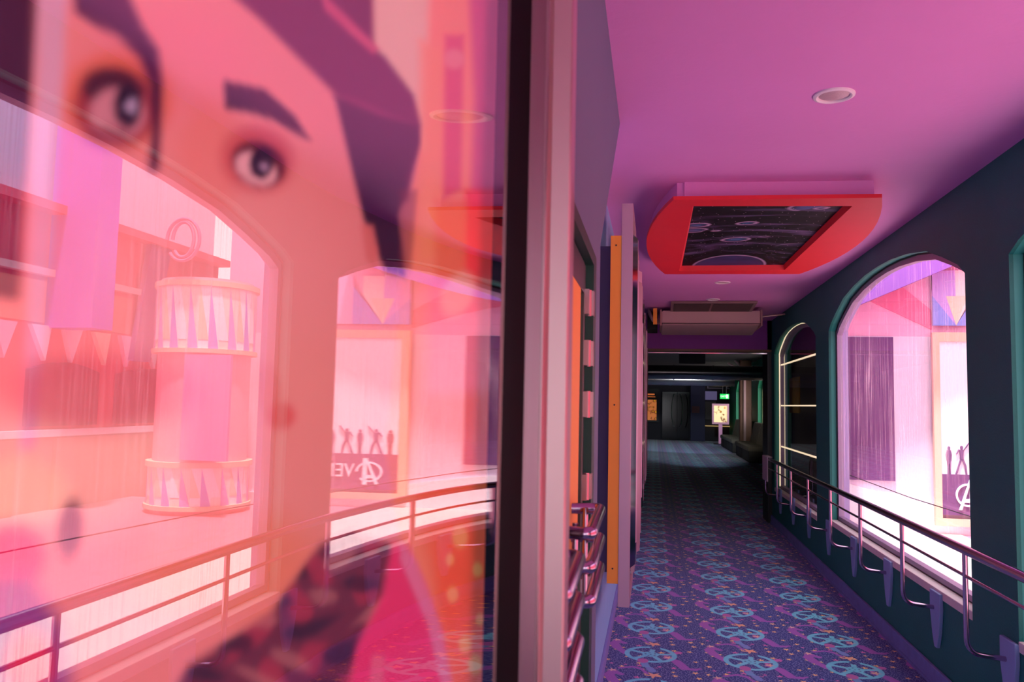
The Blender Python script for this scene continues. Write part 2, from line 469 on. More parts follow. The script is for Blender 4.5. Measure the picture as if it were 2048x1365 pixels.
# ------------------------------------------------------------------ lobby beyond the corridor
bm = BM(); box(bm, -6, 5, YE+.5, 44, 3.35, 3.5)
struct('ceiling_lobby', bm, M_blackm)
bm = BM(); box(bm, -6.2, -6, YE, 44, 0, 3.4); box(bm, -6, XL-.2, YE, YE+.2, 0, 3.4)
struct('wall_lobby_left', bm, M_blackm)
LW = [(25.4, 29.2, 2.35, .95, .55), (32.0, 36.8, 2.35, .95, .55)]
bm = BM(); wall_with_windows(bm, 3.6, 3.80, YE, 44, 3.4, LW); box(bm, XW+.2, 3.7, YE, YE+.2, 0, 3.4)
struct('wall_lobby_right', bm, mat('green_lobby_paint', (40, 150, 110), .5))
for i, (y0, y1, zs, zb, rise) in enumerate(LW):
    w_ = setting('window_%d' % (5+i), (3.8, y0, zb))
    o = arch_outline(y0, y1, zs, zb, rise)
    bmf = BM()
    for a, c in zip(o, o[1:]+o[:1]):
        if (Vector(a)-Vector(c)).length < 1e-5: continue
        cyc = (y0+y1)/2
        ins = lambda p: (p[0]+(.08 if p[0] < cyc else -.08), p[1]+(.08 if p[1] < 1.5 else -.08))
        prism(bmf, [a, c, ins(c), ins(a)], 'x', 3.74, 3.80)
    box(bmf, 3.74, 3.80, (y0+y1)/2-.05, (y0+y1)/2+.05, zb, zs+rise-.05)
    obj('window_frame', bmf, mat('pale_green_frame', (170, 190, 140), .5), w_)
bm = BM(); box(bm, -6, 5, 40, 40.2, 0, 3.4)
struct('wall_back', bm, mat('dark_back_wall', (34, 28, 46), .6))

# ducts of bright metal under the lobby ceiling
def duct(y, z, r, x0, x1, label):
    bm = BM(); n = 24
    tube(bm, [(x0, y, z), ((x0+x1)/2, y, z), (x1, y, z)], r, 24)
    for k in range(int((x1-x0)/1.2)+1):
        xx = x0 + k*1.2
        tube(bm, [(xx-.02, y, z), (xx+.02, y, z)], r+.015, 24)
    return tag(obj('air_duct', bm, mat('duct_metal', (190, 180, 180), .25, metal=.9), None, True), label, 'duct')
duct(25.5, 2.72, .22, -3, 3.55, 'fat silver air duct running across the lobby under its ceiling, nearer one')
duct(31.5, 2.68, .22, -3, 3.0, 'silver air duct running across the lobby, farther and lower looking one')
bm = BM(); box(bm, -3, 3.5, 18.0, 18.1, 2.84, 2.88)
tag(obj('ceiling_rail', bm, M_steel), 'thin pale metal rail across the dark lobby ceiling', 'rail')
t = thing('hanging_box', 'dark box hanging on rods from the lobby ceiling in front of ducts', 'sign', (.85, 18, 2.55))
bm = BM(); box(bm, .54, 1.10, 17.9, 18.05, 2.60, 2.82, .01); obj('housing', bm, mat('plum_box', (60, 44, 56), .5), t)
for xx in (.62, 1.02):
    bm = BM(); tube(bm, [(xx, 17.97, 2.82), (xx, 17.97, 3.35)], .012, 8); obj('rod', bm, M_dark, t)
# tree-like hanging truss bits near the column
t = thing('lobby_column', 'brown and silver square column between the two padded benches', 'column', (3.2, 29.6, 0))
bm = BM(); box(bm, 3.02, 3.42, 29.5, 29.9, 0, 3.35, .02); obj('shaft', bm, M_wood, t)
bm = BM(); box(bm, 3.14, 3.22, 29.45, 29.5, .3, 2.9); obj('steel_strip', bm, M_steel2, t)
bm = BM()
for k, (dx, dz) in enumerate([(-.6, .5), (.5, .45), (-.35, .6), (.8, .35)]):
    tube(bm, [(3.2, 29.6, 2.75), (3.2+dx*.5, 29.6, 2.75+dz*.7), (3.2+dx, 29.6, 2.75+dz)], .035, 8)
obj('bracket_arms', bm, M_steel2, t, True)

# benches
def bench(y0, y1, n, label):
    t = thing('padded_bench', label, 'bench', (3.15, (y0+y1)/2, 0), 'padded benches along the lobby windows')
    L = (y1-y0)/n
    for k in range(n):
        a, b_ = y0+k*L, y0+(k+1)*L
        bm = BM(); box(bm, 2.82, 3.42, a+.02, b_-.02, .02, .36, .02); obj('base', bm, mat('bench_base', (58, 54, 52), .7), t, True)
        bm = BM(); box(bm, 2.78, 3.42, a+.01, b_-.01, .34, .50, .05); obj('seat', bm, M_uph, t, True)
        bm = BM(); prism(bm, [(3.28, .48), (3.40, .48), (3.56, 1.13), (3.50, 1.18), (3.42, 1.14)], 'y', a+.02, b_-.02)
        bmesh.ops.bevel(bm, geom=list(bm.edges), offset=.02, segments=2, affect='EDGES')
        obj('backrest', bm, M_uph, t, True)
    return t
bench(25.0, 28.9, 2, 'near padded bench by the lobby window, black end facing the corridor')
bench(30.1, 35.2, 4, 'far padded bench with ribbed back beyond the column')

# lit poster on a stand
def tiny_poster_mat(name, warm, es):
    m = bpy.data.materials.new(name); m.use_nodes = True; nt = m.node_tree; X.nt = nt
    b = nt.nodes['Principled BSDF']
    vec, x, y, z = xcoords()
    n = xnoise(vec, 5.5, 3); n2 = xnoise(vec, 2.2, 2)
    k = xclamp((n - .50)*9)*xclamp((n2-.40)*9)
    c = xmix(k, warm, lin((120, 60, 30))); c = xmix(xclamp((n-.62)*20), c, lin((240, 160, 40)))
    nt.links.new(c, b.inputs['Base Color']); nt.links.new(c, b.inputs['Emission Color'])
    b.inputs['Emission Strength'].default_value = es
    return m
t = thing('poster_stand', 'lit picture in a pale mauve frame on a post in the lobby', 'poster stand', (2.94, 37, 0))
bm = BM()
for a in ((2.57, 3.31, .89, .98), (2.57, 3.31, 1.72, 1.81), (2.57, 2.65, .98, 1.72), (3.23, 3.31, .98, 1.72)):
    box(bm, a[0], a[1], 36.95, 37.05, a[2], a[3])
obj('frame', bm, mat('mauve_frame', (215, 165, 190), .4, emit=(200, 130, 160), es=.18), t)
bm = BM(); box(bm, 2.65, 3.23, 36.99, 37.04, .98, 1.72); obj('lit_picture', bm, tiny_poster_mat('lit_picture', lin((248, 226, 170)), .75), t)
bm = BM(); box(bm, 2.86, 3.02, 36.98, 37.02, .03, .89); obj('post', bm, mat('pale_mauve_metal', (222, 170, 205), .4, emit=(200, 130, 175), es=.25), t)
bm = BM(); box(bm, 2.65, 3.2, 36.8, 37.2, 0, .03, .01); obj('foot', bm, M_dark, t)
# poster on the far left of the back wall
t = thing('lightbox_poster', 'orange lit film poster with figures at far left of the lobby back wall', 'poster', (0, 39.9, 1.0))
bm = BM(); box(bm, -.42, .22, 39.86, 39.98, .85, 2.5); obj('case', bm, M_dark, t)
bm = BM(); box(bm, -.36, .12, 39.83, 39.86, .95, 1.95); obj('lit_picture', bm, tiny_poster_mat('orange_picture', lin((226, 130, 70)), .5), t)
def text(s, size, loc, m, parent, rot=(PI/2, 0, 0), ext=.004, name='lettering', sx=1):
    c = bpy.data.curves.new(name, 'FONT'); c.body = s; c.size = size; c.extrude = ext; c.align_x = 'CENTER'; c.align_y = 'CENTER'
    tmp = bpy.data.objects.new('tmp', c); COL.objects.link(tmp); bpy.context.view_layer.update()
    me = bpy.data.meshes.new_from_object(tmp.evaluated_get(bpy.context.evaluated_depsgraph_get()))
    bpy.data.objects.remove(tmp); me.materials.clear(); me.materials.append(m)
    o = bpy.data.objects.new(name, me); COL.objects.link(o)
    if parent is not None:
        o.parent = parent; o.location = Vector(loc) - parent.location
    else: o.location = loc
    o.rotation_euler = rot; o.scale = (sx, 1, 1)
    return o
M_sig = mat('lit_orange_letters', (230, 140, 90), .5, emit=(230, 120, 60), es=.5)
bm = BM(); box(bm, -.34, .02, 39.82, 39.86, 2.18, 2.25); box(bm, -.34, .06, 39.82, 39.86, 2.08, 2.11); obj('caption_bars', bm, M_sig, t)
# exit signs
M_exit = mat('exit_green', (20, 160, 70), .4, emit=(20, 190, 80), es=1.2)
M_exitw = mat('exit_white', (230, 255, 235), .4, emit=(210, 255, 220), es=1.6)
def exit_sign(x0, x1, y, z0, z1, label, flip):
    t = thing('exit_sign', label, 'exit sign', ((x0+x1)/2, y, z0), 'green exit signs in the lobby')
    bm = BM(); box(bm, x0, x1, y-.04, y+.04, z0, z1, .01); obj('lightbox', bm, M_exit, t)
    bm = BM(); w_ = x1-x0; h = z1-z0
    s0 = x0+w_*(.08 if flip else .66)
    box(bm, s0, s0+w_*.24, y-.05, y-.04, z0+h*.15, z1-h*.15); obj('door_symbol', bm, M_exitw, t)
    text('EXIT', h*.52, (x0+w_*(.66 if flip else .35), y-.045, (z0+z1)/2), M_exitw, t)
    return t
exit_sign(1.78, 2.04, 39.8, 2.10, 2.27, 'small green exit sign on the dark blue pillar of the back wall', True)
exit_sign(2.84, 3.22, 36.0, 2.02, 2.24, 'wider green exit sign hanging above the pale framed poster stand', False)
bm = BM(); tube(bm, [(2.95, 36, 2.24), (2.95, 36, 3.4)], .012, 8); tube(bm, [(3.1, 36, 2.24), (3.1, 36, 3.4)], .012, 8)
o = tag(obj('hanging_rods', bm, M_dark), 'two thin rods holding the wider exit sign from the ceiling', 'rod')
# doors at the end with curved pulls
d_ = setting('door_2', (1.1, 39.95, 0))
bm = BM(); box(bm, .40, 1.10, 39.9, 39.99, 0, 2.35); box(bm, 1.12, 1.70, 39.9, 39.99, 0, 2.35); obj('door_leaf', bm, mat('glossy_black_door', (14, 10, 16), .12), d_)
for sx, x in ((1, .93), (-1, 1.28), (-1, 1.55)):
    bm = BM(); tube(bm, [(x - sx*.18*math.cos(a)+.1*sx, 39.85, 1.45+.85*math.sin(a)) for a in np.linspace(-1.25, 1.25, 16)], .022, 8)
    obj('curved_pull', bm, M_steel, d_, True)
bm = BM(); box(bm, 1.74, 2.42, 39.55, 40, 0, 3.4)
struct('trim_4', bm, mat('dark_blue_pillar', (30, 28, 90), .5))
bm = BM(); box(bm, 1.80, 2.16, 39.52, 39.55, 1.35, 1.68)
tag(obj('notice', bm, mat('faded_notice', (110, 70, 80), .7)), 'faded square notice on the dark blue pillar below the exit sign', 'notice')
t = thing('ticket_window', 'dark counter window with pale screens on the lobby back wall', 'counter', (3.2, 39.9, 0))
bm = BM(); box(bm, 2.45, 3.0, 39.85, 39.98, 2.0, 2.42); obj('screen', bm, mat('pale_screen', (120, 110, 160), .3, emit=(110, 100, 150), es=.35), t)
for x0 in (2.55, 3.45):
    bm = BM(); box(bm, x0, x0+.75, 39.9, 39.98, 2.55, 2.85); obj('upper_panel', bm, M_alu, t)
    bm = BM(); box(bm, x0+.04, x0+.71, 39.87, 39.9, 2.59, 2.81); obj('upper_glass', bm, M_dark, t)
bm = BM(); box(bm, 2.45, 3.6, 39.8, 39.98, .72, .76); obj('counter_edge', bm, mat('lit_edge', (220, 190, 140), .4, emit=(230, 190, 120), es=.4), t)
bm = BM(); box(bm, 2.45, 2.95, 39.86, 39.98, 1.05, 1.92); obj('panelled_shutter', bm, mat('grey_shutter', (88, 84, 92), .5), t)

# ------------------------------------------------------------------ skylight-like ceiling feature
t = thing('ceiling_feature', 'red bulging ceiling frame around a recessed painting of outer space', 'ceiling panel', (.65, 5.8, 2.95))
ZP = 2.83
nl, nr, fr, fl = (.10, 4.545), (1.228, 4.60), (1.236, 7.20), (.087, 7.15)
def bez(a, c, b_, n=14): return [((1-t_)**2*a[0]+2*t_*(1-t_)*c[0]+t_*t_*b_[0], (1-t_)**2*a[1]+2*t_*(1-t_)*c[1]+t_*t_*b_[1]) for t_ in np.linspace(0, 1, n)]
outer_r = bez(nr, (1.60, 5.9), fr); outer_l = bez(fl, (-.22, 5.75), nl)
outer = outer_r + outer_l
inner_r = [(SKY['nr'][0] + (SKY['fr'][0]-SKY['nr'][0])*k/13, SKY['nr'][1] + (SKY['fr'][1]-SKY['nr'][1])*k/13) for k in range(14)]
inner_l = [(SKY['fl'][0] + (SKY['nl'][0]-SKY['fl'][0])*k/13, SKY['fl'][1] + (SKY['nl'][1]-SKY['fl'][1])*k/13) for k in range(14)]
inner = inner_r + inner_l
def ringprism(bm, A, B, z0, z1, B2=None):
    n = len(A); B2 = B2 or B
    a0 = [bm.verts.new((*p, z0)) for p in A]; a1 = [bm.verts.new((*p, z1)) for p in A]
    b0 = [bm.verts.new((*p, z0)) for p in B]; b1 = [bm.verts.new((*p, z1)) for p in B2]
    for i in range(n):
        j = (i+1) % n
        bm.faces.new((a0[i], a0[j], b0[j], b0[i])); bm.faces.new((a1[i], b1[i], b1[j], a1[j]))
        bm.faces.new((a0[i], a1[i], a1[j], a0[j])); bm.faces.new((b0[i], b0[j], b1[j], b1[i]))
bm = BM(); ringprism(bm, outer, inner, ZP, ZP+.022); obj('red_plate', bm, M_red, t)
def scale2(P, c, sx, sy): return [(c[0]+(p[0]-c[0])*sx, c[1]+(p[1]-c[1])*sy) for p in P]
c0 = (.65, 5.85)
up_o = scale2(outer, c0, .96, .94)
bm = BM(); ringprism(bm, up_o, scale2(inner, c0, 1.12, 1.08), ZP+.022, HC+.001); obj('purple_upstand', bm, M_ceil, t)
pin = [(.235, 4.76), (1.085, 4.82)], [(1.04, 6.86), (.235, 6.86)]
inner_up_r = [(1.105 + (1.07-1.105)*k/13, 4.78 + (6.97-4.78)*k/13) for k in range(14)]
inner_up_l = [(.228, 6.97 + (4.72-6.97)*k/13) for k in range(14)]
iu = inner_up_r + inner_up_l
bm = BM()
v0 = [bm.verts.new((*p, ZP)) for p in inner]; v1 = [bm.verts.new((*p, ZP+.045)) for p in iu]
v2 = [bm.verts.new((*p, ZP+.0001)) for p in scale2(inner, c0, 1.015, 1.01)]; v3 = [bm.verts.new((*p, ZP+.045)) for p in scale2(iu, c0, 1.03, 1.02)]
for i in range(28):
    j = (i+1) % 28
    bm.faces.new((v0[i], v0[j], v1[j], v1[i])); bm.faces.new((v2[i], v3[i], v3[j], v2[j])); bm.faces.new((v1[i], v1[j], v3[j], v3[i])); bm.faces.new((v0[j], v0[i], v2[i], v2[j]))
obj('red_bevel', bm, M_red, t)
def space_material():
    m = bpy.data.materials.new('space_painting'); m.use_nodes = True; nt = m.node_tree; X.nt = nt
    b = nt.nodes['Principled BSDF']; b.inputs['Roughness'].default_value = .55; b.inputs['Specular IOR Level'].default_value = .2
    vec, x, y, z = xcoords()
    sx = x - .65; yy = y
    n = xnoise(vec, 2.2, 6, .6); n2 = xnoise(vec, 6, 5, .6)
    # arcs of cloud sweep round the planet at the far end
    d = xlen(sx + .05, (yy - 7.0)*.9)
    arcs = xnoise(xvec(d*5.5, X.op('ARCTAN2', yy-7.0, sx)*1.1, 0), 1.6, 6, .65)
    c = xmix(xclamp((arcs-.52)*4.5), lin((7, 5, 12)), lin((120, 104, 150)))
    c = xmix(xclamp((n-.60)*4), c, lin((110, 90, 140)))
    # oval galaxies
    vo = nt.nodes.new('ShaderNodeTexVoronoi'); vo.voronoi_dimensions = '2D'; vo.inputs['Scale'].default_value = 2.6
    nt.links.new(xvec(sx*1.0 + yy*.25, yy*1.35), vo.inputs['Vector'])
    vd_ = X(vo.outputs['Distance']); s3 = nt.nodes.new('ShaderNodeSeparateXYZ'); nt.links.new(vo.outputs['Color'], s3.inputs[0])
    rad = X(s3.outputs[0])*.30 + .05
    g = xclamp((rad - vd_)*6)
    rim = xclamp(1 - xabs(vd_ - rad)*18)
    kk = xclamp((X(s3.outputs[1]) - .35)*20)*xclamp((6.2 - yy)*3)
    c = xmix(g*kk*.85, c, xmix(X(s3.outputs[2]), lin((120, 100, 160)), lin((70, 120, 170))))
    c = xmix(rim*kk*.8, c, lin((200, 180, 215)))
    vs = nt.nodes.new('ShaderNodeTexVoronoi'); vs.voronoi_dimensions = '2D'; vs.inputs['Scale'].default_value = 11
    nt.links.new(vec, vs.inputs['Vector']); c = xmix(xclamp((.055 - X(vs.outputs['Distance']))*20), c, lin((225, 205, 225)))
    # planet
    pr = xlen(sx + .03, (yy - 7.05)*.55)
    planet = xclamp((.30 - pr)*40)
    c = xmix(xclamp((.42-pr)*12), c, lin((6, 5, 10)))
    c = xmix(planet, c, xmix(n2, lin((18, 16, 40)), lin((74, 74, 130))))
    c = xmix(xclamp(1 - xabs(pr-.30)*60), c, lin((165, 155, 185)))
    nt.links.new(c, b.inputs['Base Color'])
    return m
bm = BM(); prism(bm, [(.18, 4.70), (1.14, 4.70), (1.12, 7.0), (.18, 7.0)], 'z', ZP+.044, ZP+.058)
obj('space_painting', bm, space_material(), t)

# ------------------------------------------------------------------ downlights
def downlight(x, y, label):
    t = thing('downlight', label, 'ceiling light', (x, y, HC), 'recessed ceiling downlights')
    bm = BM(); n = 36
    prof = [(.082, 0), (.081, -.006), (.070, -.010), (.062, -.006), (.060, .001)]
    rings = [[bm.verts.new((x+r*math.cos(2*PI*k/n), y+r*math.sin(2*PI*k/n), HC+h)) for k in range(n)] for r, h in prof]
    for i in range(len(rings)-1):
        for k in range(n): bm.faces.new((rings[i][k], rings[i][(k+1) % n], rings[i+1][(k+1) % n], rings[i+1][k]))
    obj('trim_ring', bm, M_white, t, True)
    bm = BM(); lathe(bm, [(.060, -.001), (.05, -.004), (.02, -.006)], (x, y, HC), 24)
    obj('lens', bm, mat('ribbed_lens', (196, 170, 176), .35, noise=.25, nscale=160), t, True)
downlight(.719, 3.364, 'large round white downlight nearest the camera in purple ceiling')
downlight(.688, 8.43, 'small round downlight just beyond the red ceiling frame')
downlight(.688, 9.77, 'round downlight just in front of the air conditioner grille')
downlight(.70, -1.2, 'round downlight in the ceiling behind the camera')

# ------------------------------------------------------------------ air conditioner
t = thing('air_conditioner', 'long beige air conditioner under the purple ceiling at the corridor end', 'air conditioner', (.7, 10.9, HC))
bm = BM(); prism(bm, [(10.5, 2.90), (10.5, 2.72), (11.35, 2.655), (11.5, 2.70), (11.5, 2.90)], 'x', .09, 1.33)
bmesh.ops.bevel(bm, geom=list(bm.edges), offset=.012, segments=2, affect='EDGES')
casing = obj('casing', bm, M_ac, t, True)
M_tan = mat('tan_plastic', (170, 130, 128), .5)
for a_, b_ in ((.068, .09), (1.33, 1.352)):
    bm = BM(); box(bm, a_, b_, 10.48, 11.5, 2.70, 2.91, .006); obj('end_cap', bm, M_tan, t)
bm = BM(); prism(bm, [(9.9, 2.944), (9.92, 2.925), (10.50, 2.885), (10.50, 2.915)], 'x', .20, 1.22)
intake = obj('intake_frame', bm, mat('brown_frame', (140, 112, 112), .5), t)
bm = BM()
for x0, x1 in ((.235, .68), (.71, 1.18)):
    prism(bm, [(9.97, 2.921), (9.97, 2.916), (10.46, 2.882), (10.46, 2.888)], 'x', x0, x1)
obj('intake_grille', bm, M_grille, intake)
bm = BM(); box(bm, .09, 1.33, 10.488, 10.50, 2.725, 2.735); obj('seam', bm, M_grille, casing)
for pts_, r_ in (([(.07, 10.8, 2.8), (-.02, 10.8, 2.8), (-.06, 10.8, 2.88), (-.07, 10.8, 2.94)], .025), ([(.07, 10.7, 2.75), (.0, 10.7, 2.76), (-.08, 10.7, 2.94)], .016), ([(1.35, 10.9, 2.86), (1.5, 10.9, 2.88), (1.69, 10.9, 2.9)], .012)):
    bm = BM(); tube(bm, pts_, r_, 8); obj('pipe', bm, M_steel2, t, True)
bm = BM(); box(bm, -.10, .04, 10.95, 11.6, 2.70, 2.93, .01)  # black box put where the ceiling has a dark opening
tag(obj('duct_recess', bm, M_blackm), 'black box standing for a dark ceiling opening beside the air conditioner', 'service box')
bm = BM(); box(bm, -.02, .03, 10.5, 10.55, 2.72, 2.93)
tag(obj('bracket', bm, M_orange), 'short orange bracket hanging left of the air conditioner', 'bracket')

# ------------------------------------------------------------------ handrail on the right
XR = 1.50
t = thing('handrail', 'long stainless steel handrail standing off the dark teal wall', 'handrail', (XR, 4, 0))
def steel_tube(name, pts, r, seg=16, m=M_rail): 
    bm = BM(); tube(bm, pts, r, seg); return obj(name, bm, m, t, True)
zr = .99
steel_tube('top_rail', fillet([(XR, -4.2, zr), (XR, 11.40, zr), (XR, 11.46, zr-.06), (XR, 11.46, .74)], .05), .023, 20)
steel_tube('middle_rail', [(XR, -4.2, .865), (XR, 11.44, .865)], .0085, 12)
for k in range(-8, 8):
    y = 4.29 + 1.01*k
    if y > 11.45: break
    steel_tube('post', fillet([(XR, y, zr), (XR, y, .50), (XW-.005, y+.02, .475)], .07, 8), .0125, 14)
    bm = BM()
    pts = [(y-.085, .575), (y+.085, .575), (y+.088, .46), (y+.05, .32), (y+.02, .245), (y-.02, .245), (y-.06, .34), (y-.088, .48)]
    prism(bm, pts, 'x', XW-.022, XW+.0)
    bmesh.ops.bevel(bm, geom=list(bm.edges), offset=.003, segments=1, affect='EDGES')
    obj('wall_plate', bm, M_plate, t)
bm = BM(); box(bm, XR-.040, XR-.024, 10.95, 11.40, .70, 1.016, .004); box(bm, XR-.040, XR+.03, 10.95, 11.40, 1.014, 1.022, .002)
tag(obj('paper_sheet', bm, M_cloth), 'pale grey cloth draped over the far end of handrail', 'cloth')

# ------------------------------------------------------------------ door in the left wall
d = setting('door_1', (-.19, 1.6, 0))
YJ = 2.13
bm = BM(); box(bm, -.26, XS+.002, YJ, 2.22, 0, 2.07); box(bm, -.26, XS+.002, 1.04, YJ, 2.035, 2.07)
obj('door_frame', bm, M_green, d)
def leaf(y0, y1, mm):
    z1 = 2.03
    bm = BM(); box(bm, -.215, -.182, y0, y0+.07, .01, z1, .002); box(bm, -.215, -.182, y1-.045, y1, .01, z1, .002)
    box(bm, -.215, -.182, y0+.07, y1-.045, 1.95, z1); box(bm, -.215, -.182, y0+.07, y1-.045, .01, .16)
    return bm
for (y0, y1) in ((1.045, 1.43), (1.60-.165, 2.115)):
    bm = leaf(y0, y1, None); obj('leaf_frame', bm, mat('olive_metal', (92, 88, 84), .35, metal=.7), d)
    bm = BM(); box(bm, -.203, -.196, y0+.07, y1-.045, .16, 1.95); obj('door_glass', bm, mat('dark_door_glass', (30, 40, 46), .03, spec=1.0, coat=1), d)
bm = BM(); box(bm, -.1965, -.183, 1.755, 1.985, 1.31, 2.03, .001); obj('orange_panel', bm, M_orange, d)
bm = BM(); box(bm, -.1965, -.181, 1.66, 1.755, .01, 2.03, .001); obj('mauve_stile', bm, M_mauve, d)
bm = BM(); box(bm, -.183, -.1795, 1.645, 1.66, .01, 1.93, .001); obj('bright_edge', bm, M_steel, d)
for z in (1.93, 1.795, 1.66, 1.445, 1.18, .35):
    bm = BM(); tube(bm, [(XS-.010, YJ-.012, z-.035), (XS-.010, YJ-.012, z+.035)], .008, 10); box(bm, XS-.02, XS-.006, YJ-.05, YJ-.012, z-.033, z+.033); box(bm, XS-.014, XS+.004, YJ-.012, YJ+.018, z-.033, z+.033)
    obj('hinge', bm, mat('pink_brass', (200, 160, 165), .3, metal=.8), d, True)
def pull(y0, y1, zt, n, dz):
    h = bpy.data.objects.new('pull_handle', None); COL.objects.link(h); h.parent = d
    h.location = Vector((-.12, (y0+y1)/2, zt)) - d.location
    for k in range(n):
        z = zt - k*dz
        bm = BM(); tube(bm, fillet([(-.19, y0+.02, z-.006), (-.118, y0, z-.006), (-.118, y1, z+.004), (-.19, y1-.02, z+.004)], .022, 6), .0125, 14)
        obj('bar', bm, M_rail, h, True)
    bm = BM(); tube(bm, [(-.150, y0+.03, zt+.01), (-.150, y0+.03, zt-dz*(n-1)-.02)], .006, 10)
    tube(bm, [(-.150, y1-.04, zt+.01), (-.150, y1-.04, zt-dz*(n-1)-.06)], .006, 10)
    obj('upright', bm, M_rail, h, True)
pull(1.55, 1.86, 1.418, 3, .064)
pull(1.08, 1.32, 1.408, 4, .064)

# ------------------------------------------------------------------ poster cases beyond the door
def case_picture(i):
    m = bpy.data.materials.new('case_picture_%d' % i); m.use_nodes = True; nt = m.node_tree; X.nt = nt
    b = nt.nodes['Principled BSDF']; b.inputs['Emission Color'].default_value = (1, .72, .85, 1); b.inputs['Emission Strength'].default_value = .15; vec, x, y, z = xcoords()  # even pink glow added to brighten the case fronts
    n = xnoise(vec, 3+i*.4, 5, .6, 'Fac')
    cs = [((230, 120, 120), (60, 70, 130)), ((240, 200, 210), (40, 60, 90)), ((220, 90, 150), (80, 60, 140)), ((120, 160, 210), (40, 30, 60)), ((230, 180, 120), (120, 40, 60)), ((210, 190, 230), (60, 50, 90)), ((240, 150, 90), (70, 30, 60)), ((200, 120, 200), (30, 50, 80))][i % 8]
    nt.links.new(xmix(xclamp((n-.4)*6), lin(cs[0]), lin(cs[1])), b.inputs['Base Color']); b.inputs['Roughness'].default_value = .5
    return m
M_sat = mat('satin_metal', (240, 215, 235), .3, metal=.6)
ords = ['nearest', 'second', 'third', 'fourth', 'fifth', 'sixth', 'seventh', 'farthest']
for i in range(8):
    y0 = 4.40 + i*.93; y1 = y0 + (.80 if i else .74)
    xo = -.122 + [0, .004, -.003, .006, -.002, .004, .0, .003][i]
    zt = 2.78 - (i % 3)*.03*(i > 0); zb = .58 + [0, .0, .07, .03, .10, .0, .06, .02][i]
    t = thing('poster_case', '%s tall mauve metal poster case on the left wall%s' % (ords[i], ', with orange side panel' if i == 0 else ', beyond the orange one'), 'poster case', (XL, y0, zb), 'poster cases along the left wall')
    t.name = 'poster_case'
    bm = BM()       # frame as four bars
    xi = xo-.062
    box(bm, xi, xo, y0, y0+.035, zb, zt, .002); box(bm, xi, xo, y1-.035, y1, zb, zt, .002)
    box(bm, xi, xo, y0+.035, y1-.035, zt-.035, zt); box(bm, xi, xo, y0+.035, y1-.035, zb, zb+.035)
    obj('frame', bm, M_mauve, t)
    bm = BM(); box(bm, xi-.06, xi, y0+.005, y1-.005, zb+.12, zt-.18, .001)
    side = obj('side_panel', bm, M_orange if i in (0,) else M_navy, t)
    bm = BM(); box(bm, XL, xi-.06, y0+.10, y1-.05, zb+.16, zt-.22, .001)
    obj('backing', bm, M_navy, t)
    bm = BM(); box(bm, xi+.01, xi+.02, y0+.035, y1-.035, zb+.035, zt-.035); obj('picture', bm, case_picture(i), t)
    bm = BM()
    box(bm, xo-.012, xo-.006, y0+.03, y1-.03, zb+.04, zt-.04)
    obj('glass', bm, M_case_glass2, t)
    for q_, (ya, dy, dx) in enumerate(((y0+.04, .13, .024+.006*(i % 3)), (y0+.22, .12, .018+.005*((i+1) % 3)), (y0+.39, .13, .024), (y1-.19, .14, .020+.008*(i % 2)))):
        bm = BM(); z0_, z1_ = zb+.10+random.uniform(0, .3), zt-.12-random.uniform(0, .3)  # angled slats added to catch bright reflections on the case fronts
        prism(bm, [(xo-.004, ya), (xo+dx, ya+dy), (xo+dx, ya+dy+.004), (xo-.004, ya+dy+.004)], 'z', z0_, z1_)
        obj('glint_slat', bm, (M_steel, M_mauve, M_sat)[(q_+i) % 3], t)
    if i == 0:
        for zz in (2.545, 1.66, .78):
            bm = BM(); tube(bm, [(xi-.03, y0+.001, zz), (xi-.03, y0+.006, zz)], .005, 8); obj('screw', bm, M_dark, side)

# ------------------------------------------------------------------ the big poster case beside the camera
Y1G = .985
t = thing('film_poster_case', 'large glazed poster case beside the camera showing a close-up face in a cap', 'poster case', (-.2, .2, .7))
XP = -.186
def gx(y):
    return -.170 + (.055*(y-.36)**2 if y > .36 else 0)
bm = BM(); ys = list(np.linspace(-.9, .36, 8)) + list(np.linspace(.40, .828, 24)); zs = [.72, 1.2, 1.66, 2.1, 2.46]
grid = [[bm.verts.new((gx(y), y, z)) for z in zs] for y in ys]
for i in range(len(ys)-1):
    for k in range(len(zs)-1): bm.faces.new((grid[i][k], grid[i][k+1], grid[i+1][k+1], grid[i+1][k]))
g_ = obj('front_glass', bm, M_case_glass, t, True)
# steel post: polished strip then a brushed face turned to the camera
bm = BM(); prism(bm, bez((gx(.935), .935), (-.1500, .977), (-.139, Y1G-.002), 12) + [(-.150, Y1G), (-.172, .94)], 'z', .66, 2.50); obj('polished_strip', bm, M_steel, t, True)
bm = BM(); prism(bm, [(gx(.828), .828), (gx(.935), .935), (gx(.935)-.015, .935), (gx(.828)-.015, .83)], 'z', .66, 2.50); obj('black_trim', bm, mat('black_trim', (10, 9, 12), .6, spec=.03), t)
bm = BM(); prism(bm, [(-.1395, Y1G-.003), (-.134, Y1G-.012), (-.130, Y1G-.004), (-.108, Y1G), (-.106, Y1G+.004), (-.106, Y1G+.05), (-.19, Y1G+.05), (-.19, Y1G)], 'z', .62, 2.50); obj('end_post', bm, M_steel2, t, False)
bm = BM(); box(bm, -.245, XP-.006, -.93, Y1G, .66, 2.48); box(bm, -.245, -.14, -.95, -.90, .66, 2.50); obj('case_body', bm, M_dark, t)
bm = BM(); box(bm, -.245, -.15, -.95, Y1G, 2.46, 2.50); obj('cross_rail', bm, M_steel2, t)
bm = BM(); box(bm, -.245, -.15, -.95, Y1G, .66, .72); obj('cross_rail', bm, M_steel2, t)

